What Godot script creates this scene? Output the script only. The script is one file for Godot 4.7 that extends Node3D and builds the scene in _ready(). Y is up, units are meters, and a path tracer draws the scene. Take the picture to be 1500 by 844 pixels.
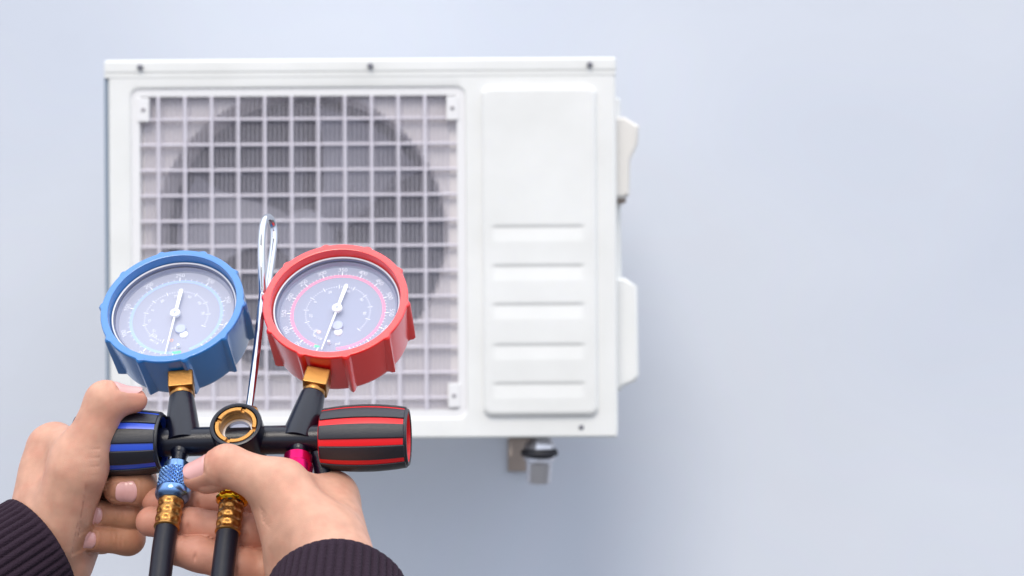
extends Node3D
# Two hands hold a refrigerant manifold gauge set in front of a wall-mounted outdoor air conditioner unit.
# Near things are modelled in millimetres round the point (0, 1.35, 0); the mesh builder turns them to metres.

const EYE_HEIGHT := 1.35
const MM := 0.001

# ---------------------------------------------------------------- mesh builder
class MB:
	var v := PackedVector3Array()
	var n := PackedVector3Array()
	var c := PackedColorArray()
	var uv := PackedVector2Array()
	var idx := PackedInt32Array()
	var tinted := false

	func flat_size() -> int:
		return idx.size() / 3

	# adds a shape [verts, tris]; normals are averaged between faces that meet under the given angle
	func add(s: Array, xf := Transform3D.IDENTITY, angle := 40.0, color = null) -> MB:
		var pv: PackedVector3Array = s[0]
		var pt: PackedInt32Array = s[1]
		var q := PackedVector3Array()
		q.resize(pv.size())
		for i in pv.size():
			q[i] = xf * pv[i]
		var weld := {}
		var wid := PackedInt32Array()
		wid.resize(q.size())
		for i in q.size():
			var key := Vector3i((q[i] * 500.0).round())
			if not weld.has(key):
				weld[key] = weld.size()
			wid[i] = weld[key]
		var nt := pt.size() / 3
		var volume := 0.0
		var mid := Vector3.ZERO
		for p in q:
			mid += p
		mid /= maxf(1.0, q.size())
		var fn := PackedVector3Array()
		fn.resize(nt)
		var at := []
		at.resize(weld.size())
		for i in at.size():
			at[i] = PackedInt32Array()
		for t in nt:
			var a := q[pt[3 * t]] - mid
			var b := q[pt[3 * t + 1]] - mid
			var d := q[pt[3 * t + 2]] - mid
			var cr := (b - a).cross(d - a)
			fn[t] = cr
			volume += a.dot(b.cross(d))
			for k in 3:
				at[wid[pt[3 * t + k]]].append(t)
		var sgn := -1.0 if volume < 0.0 else 1.0
		var lim := cos(deg_to_rad(angle))
		for t in nt:
			var area := fn[t].length()
			if area < 1e-9:
				continue
			var me := fn[t] / area
			var base := v.size()
			for k in 3:
				var w := wid[pt[3 * t + k]]
				var sum := Vector3.ZERO
				for o in at[w]:
					var l := fn[o].length()
					if l > 1e-9 and (fn[o] / l).dot(me) >= lim:
						sum += fn[o]
				v.append(q[pt[3 * t + k]])
				n.append((sum.normalized() if sum.length() > 1e-9 else me) * sgn)
				c.append(color if color != null else Color.WHITE)
			if color != null:
				tinted = true
			if sgn > 0.0:
				idx.append_array([base, base + 2, base + 1])
			else:
				idx.append_array([base, base + 1, base + 2])
		return self

	func mesh(scale := 0.001) -> ArrayMesh:
		var a := []
		a.resize(Mesh.ARRAY_MAX)
		var p := v.duplicate()
		for i in p.size():
			p[i] *= scale
		a[Mesh.ARRAY_VERTEX] = p
		a[Mesh.ARRAY_NORMAL] = n
		if tinted:
			a[Mesh.ARRAY_COLOR] = c
		a[Mesh.ARRAY_INDEX] = idx
		var m := ArrayMesh.new()
		m.add_surface_from_arrays(Mesh.PRIMITIVE_TRIANGLES, a)
		return m

# ---------------------------------------------------------------- shapes: each returns [vertices, triangles] in millimetres
func grid_shape(nu: int, nv: int, f: Callable, wrap_u := false) -> Array:
	var pv := PackedVector3Array()
	var pt := PackedInt32Array()
	for j in nv:
		for i in nu:
			pv.append(f.call(i, j))
	for j in nv - 1:
		for i in (nu if wrap_u else nu - 1):
			var a := j * nu + i
			var b := j * nu + (i + 1) % nu
			pt.append_array([a, b, b + nu, a, b + nu, a + nu])
	return [pv, pt]

# turned about +Y; profile of (radius, height); bump(theta, height, radius) gives the radius back
func lathe(profile: Array, segs := 48, closed := false, bump = null) -> Array:
	var prof := profile.duplicate()
	if closed:
		prof.append(prof[0])
	return grid_shape(segs, prof.size(), func(i, j):
		var th: float = TAU * i / segs
		var r: float = prof[j].x
		if bump != null:
			r = bump.call(th, prof[j].y, r)
		return Vector3(cos(th) * r, prof[j].y, sin(th) * r), true)

# part of a turn, closed profile, ends capped
func lathe_arc(profile: Array, a0: float, a1: float, segs := 12) -> Array:
	var np := profile.size()
	var s := grid_shape(segs + 1, np + 1, func(i, j):
		var th: float = lerpf(a0, a1, float(i) / segs)
		var p: Vector2 = profile[j % np]
		return Vector3(cos(th) * p.x, p.y, sin(th) * p.x))
	var tri := Geometry2D.triangulate_polygon(PackedVector2Array(profile))
	for e in 2:
		var col := 0 if e == 0 else segs
		for k in range(0, tri.size(), 3):
			var q := [tri[k] * (segs + 1) + col, tri[k + 1] * (segs + 1) + col, tri[k + 2] * (segs + 1) + col]
			s[1].append_array([q[0], q[1], q[2]] if (e == 0) == _arc_sense(profile) else [q[0], q[2], q[1]])
	return s

func _arc_sense(profile: Array) -> bool:
	var area := 0.0
	for i in profile.size():
		var p: Vector2 = profile[i]
		var q: Vector2 = profile[(i + 1) % profile.size()]
		area += p.x * q.y - q.x * p.y
	return area > 0.0

func tube(path: Array, radius, segs := 16, caps := true) -> Array:
	var pv := PackedVector3Array()
	var pt := PackedInt32Array()
	var np := path.size()
	var side := Vector3.ZERO
	for j in np:
		var t: Vector3 = (path[mini(j + 1, np - 1)] - path[maxi(j - 1, 0)]).normalized()
		if j == 0:
			side = t.cross(Vector3(0.3, 0.2, 0.93)).normalized()
		side = (side - t * side.dot(t)).normalized()
		var up := t.cross(side)
		var r: float = radius[j] if radius is Array else radius
		for i in segs:
			var a := TAU * i / segs
			pv.append(path[j] + (side * cos(a) + up * sin(a)) * r)
	for j in np - 1:
		for i in segs:
			var a := j * segs + i
			var b := j * segs + (i + 1) % segs
			pt.append_array([a, b, b + segs, a, b + segs, a + segs])
	if caps:
		for e in 2:
			var mid := pv.size()
			pv.append(path[0] if e == 0 else path[np - 1])
			var o := 0 if e == 0 else (np - 1) * segs
			for i in segs:
				if e == 0:
					pt.append_array([mid, o + (i + 1) % segs, o + i])
				else:
					pt.append_array([mid, o + i, o + (i + 1) % segs])
	return [pv, pt]

func spline(points: Array, steps := 8) -> Array:
	var out := []
	var np := points.size()
	for i in np - 1:
		var a: Vector3 = points[maxi(i - 1, 0)]
		var d: Vector3 = points[mini(i + 2, np - 1)]
		for k in steps:
			out.append(points[i].cubic_interpolate(points[i + 1], a, d, float(k) / steps))
	out.append(points[np - 1])
	return out

# box with rounded edges; cut gives extra grid lines per axis so that it can be bent
func rbox(size: Vector3, bevel: float, cut := Vector3i.ZERO, steps := 2) -> Array:
	var h := size / 2.0
	var lines := []
	for k in 3:
		var l := []
		for s in steps + 1:
			l.append(-h[k] + bevel * (1.0 - cos(PI / 2 * s / steps)) if false else -h[k] + bevel * s / steps)
		for m in cut[k]:
			l.append(lerpf(-h[k] + bevel, h[k] - bevel, float(m + 1) / (cut[k] + 1)))
		for s in steps + 1:
			l.append(h[k] - bevel + bevel * s / steps)
		lines.append(l)
	var pv := PackedVector3Array()
	var pt := PackedInt32Array()
	for ax in 3:
		var u := (ax + 1) % 3
		var w := (ax + 2) % 3
		for sg in [-1.0, 1.0]:
			var base := pv.size()
			var nu: int = lines[u].size()
			var nw: int = lines[w].size()
			for j in nw:
				for i in nu:
					var q := Vector3.ZERO
					q[ax] = sg * h[ax]
					q[u] = lines[u][i]
					q[w] = lines[w][j]
					var inner := q.clamp(-(h - Vector3.ONE * bevel), h - Vector3.ONE * bevel)
					pv.append(inner + (q - inner).normalized() * bevel if bevel > 0.0 else q)
			for j in nw - 1:
				for i in nu - 1:
					var a := base + j * nu + i
					if sg > 0.0:
						pt.append_array([a, a + 1, a + nu + 1, a, a + nu + 1, a + nu])
					else:
						pt.append_array([a, a + nu + 1, a + 1, a, a + nu, a + nu + 1])
	return [pv, pt]

func bent(s: Array, f: Callable) -> Array:
	var pv := PackedVector3Array()
	for p in s[0]:
		pv.append(f.call(p))
	return [pv, s[1]]

# polygon in x, y pushed from z0 to z1 with a small chamfer at the z1 end
func prism(poly: Array, z0: float, z1: float, chamfer := 0.0) -> Array:
	var loop := PackedVector2Array(poly)
	var small := loop
	if chamfer > 0.0:
		var got := Geometry2D.offset_polygon(loop, -chamfer, Geometry2D.JOIN_MITER)
		if got.size() == 1 and got[0].size() == loop.size():
			# match the starting corner
			var best := 0
			for k in loop.size():
				if got[0][k].distance_to(loop[0]) < got[0][best].distance_to(loop[0]):
					best = k
			small = PackedVector2Array()
			for k in loop.size():
				small.append(got[0][(best + k) % loop.size()])
			if small[1].distance_to(loop[1]) > small[loop.size() - 1].distance_to(loop[1]):
				var back := PackedVector2Array()
				for k in loop.size():
					back.append(small[(loop.size() - k) % loop.size()])
				small = back
	var np := loop.size()
	var sg := signf(z1 - z0)
	var rows := [[loop, z0], [loop, z1 - sg * chamfer], [small, z1]]
	var s := grid_shape(np, 3, func(i, j): return Vector3(rows[j][0][i].x, rows[j][0][i].y, rows[j][1]), true)
	var tri := Geometry2D.triangulate_polygon(loop)
	var ccw := not Geometry2D.is_polygon_clockwise(loop)
	for k in range(0, tri.size(), 3):
		var a := Vector2(loop[tri[k]])
		var b := Vector2(loop[tri[k + 1]])
		var d := Vector2(loop[tri[k + 2]])
		var pos := (b - a).cross(d - a) > 0.0
		var q := [tri[k], tri[k + 1], tri[k + 2]] if pos == ccw else [tri[k], tri[k + 2], tri[k + 1]]
		s[1].append_array([q[0], q[2], q[1]])
		s[1].append_array([q[0] + 2 * np, q[1] + 2 * np, q[2] + 2 * np])
	return s

func round_rect(x0: float, y0: float, x1: float, y1: float, r: float, n := 6) -> Array:
	var out := []
	for k in 4:
		var cx := x1 - r if k == 0 or k == 3 else x0 + r
		var cy := y1 - r if k < 2 else y0 + r
		for i in n + 1:
			var a := PI / 2 * (k + float(i) / n)
			out.append(Vector2(cx + cos(a) * r, cy + sin(a) * r))
	return out

# the corner of the outer rectangle for each point of a rounded rectangle inside it
func outer_loop(inner: Array, x0: float, y0: float, x1: float, y1: float, n := 6) -> Array:
	var out := []
	var mid := (n + 1) / 2
	for k in 4:
		var cx := x1 if k == 0 or k == 3 else x0
		var cy := y1 if k < 2 else y0
		for i in n + 1:
			var p: Vector2 = inner[k * (n + 1) + i]
			if i == mid:
				out.append(Vector2(cx, cy))
			elif (i < mid) == (k % 2 == 0):
				out.append(Vector2(cx, p.y))
			else:
				out.append(Vector2(p.x, cy))
	return out

# plate with a hole between two loops of as many points, rows of [loop, z] swept round
func loops(rows: Array, closed := true) -> Array:
	var np: int = rows[0][0].size()
	var all := rows.duplicate()
	if closed:
		all.append(all[0])
	return grid_shape(np, all.size(), func(i, j): return Vector3(all[j][0][i].x, all[j][0][i].y, all[j][1]), true)

# +Y turned to a direction
func along(at: Vector3, dir: Vector3, hint := Vector3(0.1, 0.2, 0.97)) -> Transform3D:
	var y := dir.normalized()
	var x := y.cross(hint).normalized()
	return Transform3D(Basis(x, y, x.cross(y)), at)

func moved(x: float, y: float, z: float) -> Transform3D:
	return Transform3D(Basis.IDENTITY, Vector3(x, y, z))

# ---------------------------------------------------------------- nodes
var used := {}
func numbered(called: String) -> String:
	used[called] = used.get(called, -1) + 1
	return called if used[called] == 0 else "%s_%03d" % [called, used[called]]

func thing(called: String, label: String, category: String, at := Transform3D.IDENTITY, group := "") -> Node3D:
	var o := Node3D.new()
	o.name = numbered(called)
	add_child(o)
	o.transform = at
	o.set_meta("label", label)
	o.set_meta("category", category)
	if group:
		o.set_meta("group", group)
	return o

func part(called: String, m, material: Material, parent: Node, at := Transform3D.IDENTITY, label := "") -> MeshInstance3D:
	var o := MeshInstance3D.new()
	var count := 0
	for k in parent.get_children():
		if String(k.name).begins_with(called):
			var tail := String(k.name).substr(called.length())
			if tail == "" or tail.begins_with("_0"):
				count += 1
	o.name = called if count == 0 else "%s_%03d" % [called, count]
	o.mesh = m.mesh() if m is MB else m
	o.material_override = material
	o.transform = at
	parent.add_child(o)
	if label:
		o.set_meta("label", label)
	return o

# ---------------------------------------------------------------- materials
func noise_tex(freq: float, size: int, seed_: int, low: Color, high: Color, kind := FastNoiseLite.TYPE_SIMPLEX_SMOOTH, octaves := 4) -> ImageTexture:
	var f := FastNoiseLite.new()
	f.seed = seed_
	f.frequency = freq
	f.noise_type = kind
	f.fractal_octaves = octaves
	var im: Image = f.get_seamless_image(size, size)
	im.convert(Image.FORMAT_RGB8)
	for y in size:
		for x in size:
			var g := im.get_pixel(x, y).r
			im.set_pixel(x, y, low.lerp(high, g))
	return ImageTexture.create_from_image(im)

func mat(color: Color, rough := 0.5, metal := 0.0, spec := 0.5) -> StandardMaterial3D:
	var m := StandardMaterial3D.new()
	m.albedo_color = color
	m.roughness = rough
	m.metallic = metal
	m.metallic_specular = spec
	return m

func toned(m: StandardMaterial3D, t: Texture2D, per_metre: float, relief: Texture2D = null, depth := 0.0) -> StandardMaterial3D:
	m.uv1_triplanar = true
	m.uv1_scale = Vector3.ONE * per_metre
	if t:
		m.albedo_texture = t
	if relief:
		m.heightmap_enabled = true
		m.heightmap_texture = relief
		m.heightmap_scale = depth
	return m

# ---------------------------------------------------------------- a body as a distance field of tapered capsules, meshed as surface nets
class Flesh:
	var a := []
	var b := []
	var ra := []
	var rb := []
	var fingers := []      # lists of bone numbers
	var palm := []
	var creases := []      # [centre, direction, depth, width, reach, facing]
	var bumps := []        # [centre, radius, height]
	var beds := []         # nail beds: [tip, along, up, side, half angle, back, fore]

	func bone(pa: Vector3, pb: Vector3, r0: float, r1: float) -> int:
		a.append(pa)
		b.append(pb)
		ra.append(r0)
		rb.append(r1)
		return a.size() - 1

	func smin(x: float, y: float, k: float) -> float:
		var h := maxf(k - absf(x - y), 0.0) / k
		return minf(x, y) - h * h * k * 0.25

	func cap(i: int, p: Vector3) -> float:
		var pa: Vector3 = p - a[i]
		var ba: Vector3 = b[i] - a[i]
		var h := clampf(pa.dot(ba) / ba.length_squared(), 0.0, 1.0)
		return (pa - ba * h).length() - lerpf(ra[i], rb[i], h)

	var live_palm := []
	var live_fingers := []

	# only bones that come within reach of this place take part until the next call
	func focus(p: Vector3, reach: float) -> void:
		live_palm = []
		for i in palm:
			if cap(i, p) < reach:
				live_palm.append(i)
		live_fingers = []
		for f in fingers:
			for i in f:
				if cap(i, p) < reach:
					live_fingers.append(f)
					break

	func dist(p: Vector3) -> float:
		var d := 1e6
		for i in live_palm:
			d = smin(d, cap(i, p), 9.0)
		var body := d
		for f in live_fingers:
			var first := cap(f[0], p)
			var chain := first
			for k in range(1, f.size()):
				chain = smin(chain, cap(f[k], p), 4.0)
			d = smin(d, minf(smin(body, first, 7.0), chain), 0.5)
		for q in bumps:
			var l: float = p.distance_squared_to(q[0]) / (q[1] * q[1])
			if l < 4.0:
				d -= q[2] * exp(-l)
		for q in beds:
			var e: Vector3 = p - q[0]
			var t: float = e.dot(q[1])
			if t > -q[5] - 2.0 and t < q[6] + 4.0:
				var u: float = e.dot(q[2])
				var w: float = e.dot(q[3])
				if u > 0.0:
					var ang: float = absf(atan2(w, u)) / q[4]
					d += 0.55 * (1.0 - smoothstep(0.86, 1.04, ang)) * smoothstep(-q[5] - 0.4, -q[5] + 0.9, t)
					# the fold of skin round the nail stands a little proud
					var fold: float = exp(-pow((ang - 1.22) * 5.0, 2.0)) * smoothstep(-q[5] - 1.5, -q[5], t) * (1.0 - smoothstep(q[6] - 3.0, q[6], t)) + exp(-pow((t + q[5] + 1.3) * 0.9, 2.0)) * (1.0 - smoothstep(0.9, 1.3, ang))
					d -= 0.18 * fold
		for q in creases:
			var r: Vector3 = p - q[0]
			if r.length_squared() < q[4] * q[4]:
				var s: float = r.dot(q[1]) / q[3]
				var face: float = clampf(r.normalized().dot(q[5]) * 2.0, 0.0, 1.0)
				d += q[2] * exp(-s * s) * face * (1.0 - r.length() / q[4])
		return d

	func bounds() -> AABB:
		var box := AABB(a[0], Vector3.ZERO)
		for i in a.size():
			for e in [[a[i], ra[i]], [b[i], rb[i]]]:
				box = box.merge(AABB(e[0] - Vector3.ONE * e[1], Vector3.ONE * 2.0 * e[1]))
		return box.grow(4.0)

	# cell size in mm; the surface is looked for in blocks of four cells that come near it
	func net(cell: float, tint: Callable, box: AABB) -> ArrayMesh:
		var n := Vector3i((box.size / (cell * 4.0)).ceil()) * 4 + Vector3i.ONE
		var sx := 1
		var sy := n.x
		var sz := n.x * n.y
		var field := PackedFloat32Array()
		field.resize(n.x * n.y * n.z)
		field.fill(1e9)
		var blocks := []
		live_palm = palm
		live_fingers = fingers
		var reach := cell * 4.0 * 0.87 + 2.5
		for bz in (n.z - 1) / 4:
			for by in (n.y - 1) / 4:
				for bx in (n.x - 1) / 4:
					var mid := box.position + (Vector3(bx, by, bz) * 4.0 + Vector3.ONE * 2.0) * cell
					if absf(dist(mid)) < reach:
						blocks.append(Vector3i(bx, by, bz) * 4)
		for o in blocks:
			focus(box.position + (Vector3(o) + Vector3.ONE * 2.0) * cell, 18.0 + cell * 8.0)
			for z in 5:
				for y in 5:
					for x in 5:
						var at: int = (o.x + x) + (o.y + y) * sy + (o.z + z) * sz
						if field[at] > 1e8:
							field[at] = dist(box.position + Vector3(o.x + x, o.y + y, o.z + z) * cell)
		var vid := {}
		var pv := PackedVector3Array()
		var pn := PackedVector3Array()
		var pc := PackedColorArray()
		var off := []
		for z in 2:
			for y in 2:
				for x in 2:
					off.append(Vector3i(x, y, z))
		var edges := []
		for i in 8:
			for j in range(i + 1, 8):
				var df: Vector3i = off[j] - off[i]
				if absi(df.x) + absi(df.y) + absi(df.z) == 1:
					edges.append([i, j])
		for o in blocks:
			focus(box.position + (Vector3(o) + Vector3.ONE * 2.0) * cell, 18.0 + cell * 8.0)
			for z in 4:
				for y in 4:
					for x in 4:
						var cl := Vector3i(o.x + x, o.y + y, o.z + z)
						var base: int = cl.x + cl.y * sy + cl.z * sz
						var f := []
						var inside := 0
						for k in 8:
							var q: Vector3i = off[k]
							var val := field[base + q.x + q.y * sy + q.z * sz]
							f.append(val)
							if val < 0.0:
								inside += 1
						if inside == 0 or inside == 8:
							continue
						var sum := Vector3.ZERO
						var hits := 0
						for e in edges:
							var fa: float = f[e[0]]
							var fb: float = f[e[1]]
							if (fa < 0.0) != (fb < 0.0):
								sum += Vector3(off[e[0]]).lerp(Vector3(off[e[1]]), fa / (fa - fb))
								hits += 1
						vid[base] = pv.size()
						var p := box.position + (Vector3(cl) + sum / hits) * cell
						pv.append(p)
						var h := cell * 0.6
						var g := Vector3(dist(p + Vector3(h, 0, 0)) - dist(p - Vector3(h, 0, 0)), dist(p + Vector3(0, h, 0)) - dist(p - Vector3(0, h, 0)), dist(p + Vector3(0, 0, h)) - dist(p - Vector3(0, 0, h)))
						pn.append(g.normalized())
						pc.append(tint.call(p))
		live_palm = palm
		live_fingers = fingers
		var pt := PackedInt32Array()
		for base in vid:
			for ax in 3:
				var step: int = [sx, sy, sz][ax]
				var u: int = [sy, sz, sx][ax]
				var w: int = [sz, sx, sy][ax]
				var fa := field[base]
				var fb := field[base + step]
				if fb > 1e8 or (fa < 0.0) == (fb < 0.0):
					continue
				if not (vid.has(base - u) and vid.has(base - w) and vid.has(base - u - w)):
					continue
				var q := [vid[base], vid[base - u], vid[base - u - w], vid[base - w]]
				if fa < 0.0:
					pt.append_array([q[0], q[2], q[1], q[0], q[3], q[2]])
				else:
					pt.append_array([q[0], q[1], q[2], q[0], q[2], q[3]])
		for i in pv.size():
			pv[i] *= 0.001
		# front faces run clockwise: check one triangle against its normal
		if pt.size() > 2:
			var votes := 0
			for t in range(0, mini(pt.size(), 3000), 3):
				var cr := (pv[pt[t + 1]] - pv[pt[t]]).cross(pv[pt[t + 2]] - pv[pt[t]])
				votes += 1 if cr.dot(pn[pt[t]]) > 0.0 else -1
			if votes > 0:
				for t in range(0, pt.size(), 3):
					var k := pt[t + 1]
					pt[t + 1] = pt[t + 2]
					pt[t + 2] = k
		var arr := []
		arr.resize(Mesh.ARRAY_MAX)
		arr[Mesh.ARRAY_VERTEX] = pv
		arr[Mesh.ARRAY_NORMAL] = pn
		arr[Mesh.ARRAY_COLOR] = pc
		arr[Mesh.ARRAY_INDEX] = pt
		var m := ArrayMesh.new()
		m.add_surface_from_arrays(Mesh.PRIMITIVE_TRIANGLES, arr)
		return m

# ---------------------------------------------------------------- hand data: joints in mm round (0, EYE_HEIGHT, 0)
const LEFT_PALM := [
	[Vector3(-243.2, -130.7, 8.0), Vector3(-229.4, -96.5, 14.0), 17, 15],
	[Vector3(-251.7, -86.5, -10.0), Vector3(-254.6, -127.3, 2.0), 11, 16],
	[Vector3(-246.7, -83.7, -8.0), Vector3(-229.5, -86.9, 10.0), 9.5, 12],
	[Vector3(-249.6, -99.3, -8.0), Vector3(-243.7, -123.3, 4.0), 14, 16],
	[Vector3(-255.0, -103.9, -30.0), Vector3(-254.8, -138.1, -8.0), 11, 16],
	[Vector3(-252.2, -120.0, -36.0), Vector3(-251.1, -143.7, -8.0), 10.5, 15],
	[Vector3(-247.6, -130.3, -36.0), Vector3(-246.1, -148.9, -6.0), 9.5, 14],
	[Vector3(-239.1, -141.0, -20.0), Vector3(-243.3, -151.8, -2.0), 12, 15],
	[Vector3(-250.8, -138.6, -0.0), Vector3(-323.5, -188.1, 66.1), 20, 23],
]
const LEFT_FINGERS := [
	[[Vector3(-229.4, -96.5, 14.0), 13], [Vector3(-214.9, -59.9, 12.0), 10.4], [Vector3(-201.6, -59.7, 6.0), 7.1]],
	[[Vector3(-254.2, -87.4, -18.0), 11], [Vector3(-208.0, -106.3, -28.0), 9.3], [Vector3(-200.3, -108.1, -2.0), 8.6], [Vector3(-210.7, -107.9, 2.0), 8.2]],
	[[Vector3(-255.0, -103.9, -30.0), 11], [Vector3(-214.1, -123.9, -34.0), 9], [Vector3(-207.4, -123.3, -8.0), 8.4], [Vector3(-226.2, -121.4, -0.0), 7.4]],
	[[Vector3(-252.2, -120.0, -36.0), 10.5], [Vector3(-215.4, -138.4, -36.0), 8.7], [Vector3(-208.1, -136.3, -8.0), 8.2], [Vector3(-229.5, -133.5, 4.0), 7.3]],
	[[Vector3(-247.6, -130.3, -36.0), 9.5], [Vector3(-231.7, -142.1, -42.0), 7.5], [Vector3(-231.0, -140.1, -26.0), 6.8], [Vector3(-237.2, -140.7, -16.0), 6.2]],
]
const RIGHT_PALM := [
	[Vector3(-118.1, -100.7, 42.0), Vector3(-96.2, -125.6, 55.0), 12.5, 18],
	[Vector3(-122.5, -110.6, 36.0), Vector3(-110.7, -128.0, 45.0), 11, 16],
	[Vector3(-96.2, -111.6, 2.0), Vector3(-87.2, -134.5, 62.0), 13.5, 18],
	[Vector3(-115.2, -102.3, 38.0), Vector3(-97.0, -113.3, 10.0), 10.5, 12],
	[Vector3(-153.2, -98.5, 35.0), Vector3(-156.8, -99.2, 34.5), 6.5, 6.5],
	[Vector3(-98.0, -128.1, 8.0), Vector3(-86.7, -140.5, 66.0), 13, 18],
	[Vector3(-101.6, -145.2, 14.0), Vector3(-88.1, -147.9, 66.0), 12, 17],
	[Vector3(-105.4, -159.4, 20.0), Vector3(-90.1, -151.2, 66.0), 11, 16],
	[Vector3(-111.1, -144.4, 42.0), Vector3(-93.5, -148.4, 60.0), 14, 17],
	[Vector3(-84.9, -145.9, 76.0), Vector3(-81.5, -201.1, 171.1), 21, 24],
]
const RIGHT_FINGERS := [
	[[Vector3(-118.1, -100.7, 42.0), 12], [Vector3(-145.9, -90.8, 38.0), 10.3], [Vector3(-161.4, -96.5, 34.0), 8.0]],
	[[Vector3(-97.9, -115.9, -0.0), 12], [Vector3(-138.4, -116.5, 1.0), 9.4], [Vector3(-167.4, -115.0, 1.0), 8.2], [Vector3(-190.8, -114.6, 1.0), 7.7]],
	[[Vector3(-98.5, -133.2, 10.0), 12], [Vector3(-138.1, -128.8, 17.0), 9.8], [Vector3(-168.6, -124.5, 17.0), 8.6], [Vector3(-190.0, -122.9, 16.0), 8.0]],
	[[Vector3(-101.1, -151.6, 18.0), 12], [Vector3(-141.1, -143.9, 30.0), 9.3], [Vector3(-161.9, -137.6, 30.0), 8.4], [Vector3(-177.7, -134.9, 29.0), 7.8]],
	[[Vector3(-104.9, -164.6, 24.0), 11], [Vector3(-132.6, -164.1, 38.0), 8.3], [Vector3(-146.6, -163.4, 38.0), 7.3], [Vector3(-157.1, -162.0, 38.0), 6.6]],
]
const LEFT_CUFF := Vector3(-251.7, -139.0, 4.0)
const RIGHT_CUFF := Vector3(-84.3, -147.4, 78.0)


# manifold frame: x along the bar, y out of the gauge faces, z towards the hoses
const MANIFOLD_AT := Vector3(-0.1484, -0.0821, 0.0)
var manifold_basis := Basis(Vector3(0.9992, 0.0240, 0.0320), Vector3(-0.03997, 0.63197, 0.77396), Vector3(-0.00165, -0.77462, 0.63242)).orthonormalized()

var M := {}

func _ready() -> void:
	# ---- camera, sky, sun, exposure
	var cam := Camera3D.new()
	cam.name = "camera"
	cam.position = Vector3(0, EYE_HEIGHT, 0.792)
	cam.near = 0.02
	cam.far = 600.0
	cam.keep_aspect = Camera3D.KEEP_HEIGHT
	var lens := CameraAttributesPhysical.new()
	lens.frustum_focal_length = 61.42
	lens.exposure_aperture = 16.5
	lens.frustum_focus_distance = 0.79
	cam.attributes = lens
	cam.fov = rad_to_deg(2.0 * atan(422.0 / 2160.0))
	add_child(cam)
	cam.make_current()

	var sky_mat := ProceduralSkyMaterial.new()
	sky_mat.sky_top_color = Color(0.93, 0.955, 1.0)
	sky_mat.sky_horizon_color = Color(0.58, 0.61, 0.67)
	sky_mat.sky_curve = 0.6
	sky_mat.sky_energy_multiplier = 1.4
	sky_mat.ground_bottom_color = Color(0.55, 0.55, 0.56)
	sky_mat.ground_horizon_color = Color(0.75, 0.77, 0.8)
	sky_mat.sun_angle_max = 0.0
	var env := Environment.new()
	env.background_mode = Environment.BG_SKY
	env.sky = Sky.new()
	env.sky.sky_material = sky_mat
	env.tonemap_mode = Environment.TONE_MAPPER_LINEAR
	env.tonemap_exposure = 1.17
	env.sdfgi_enabled = true
	env.ssao_enabled = true
	env.ssil_enabled = true
	var world := WorldEnvironment.new()
	world.name = "world"
	world.environment = env
	add_child(world)

	var sun := DirectionalLight3D.new()
	sun.name = "sun"
	sun.light_energy = 0.5
	sun.light_angular_distance = 25.0
	sun.light_color = Color(1.0, 0.97, 0.93)
	sun.shadow_enabled = true
	add_child(sun)
	sun.look_at_from_position(Vector3(-0.15, 1.0, 0.85), Vector3.ZERO)

	make_materials()
	setting()
	air_conditioner()
	brackets()
	manifold()
	hoses()
	person()

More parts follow.
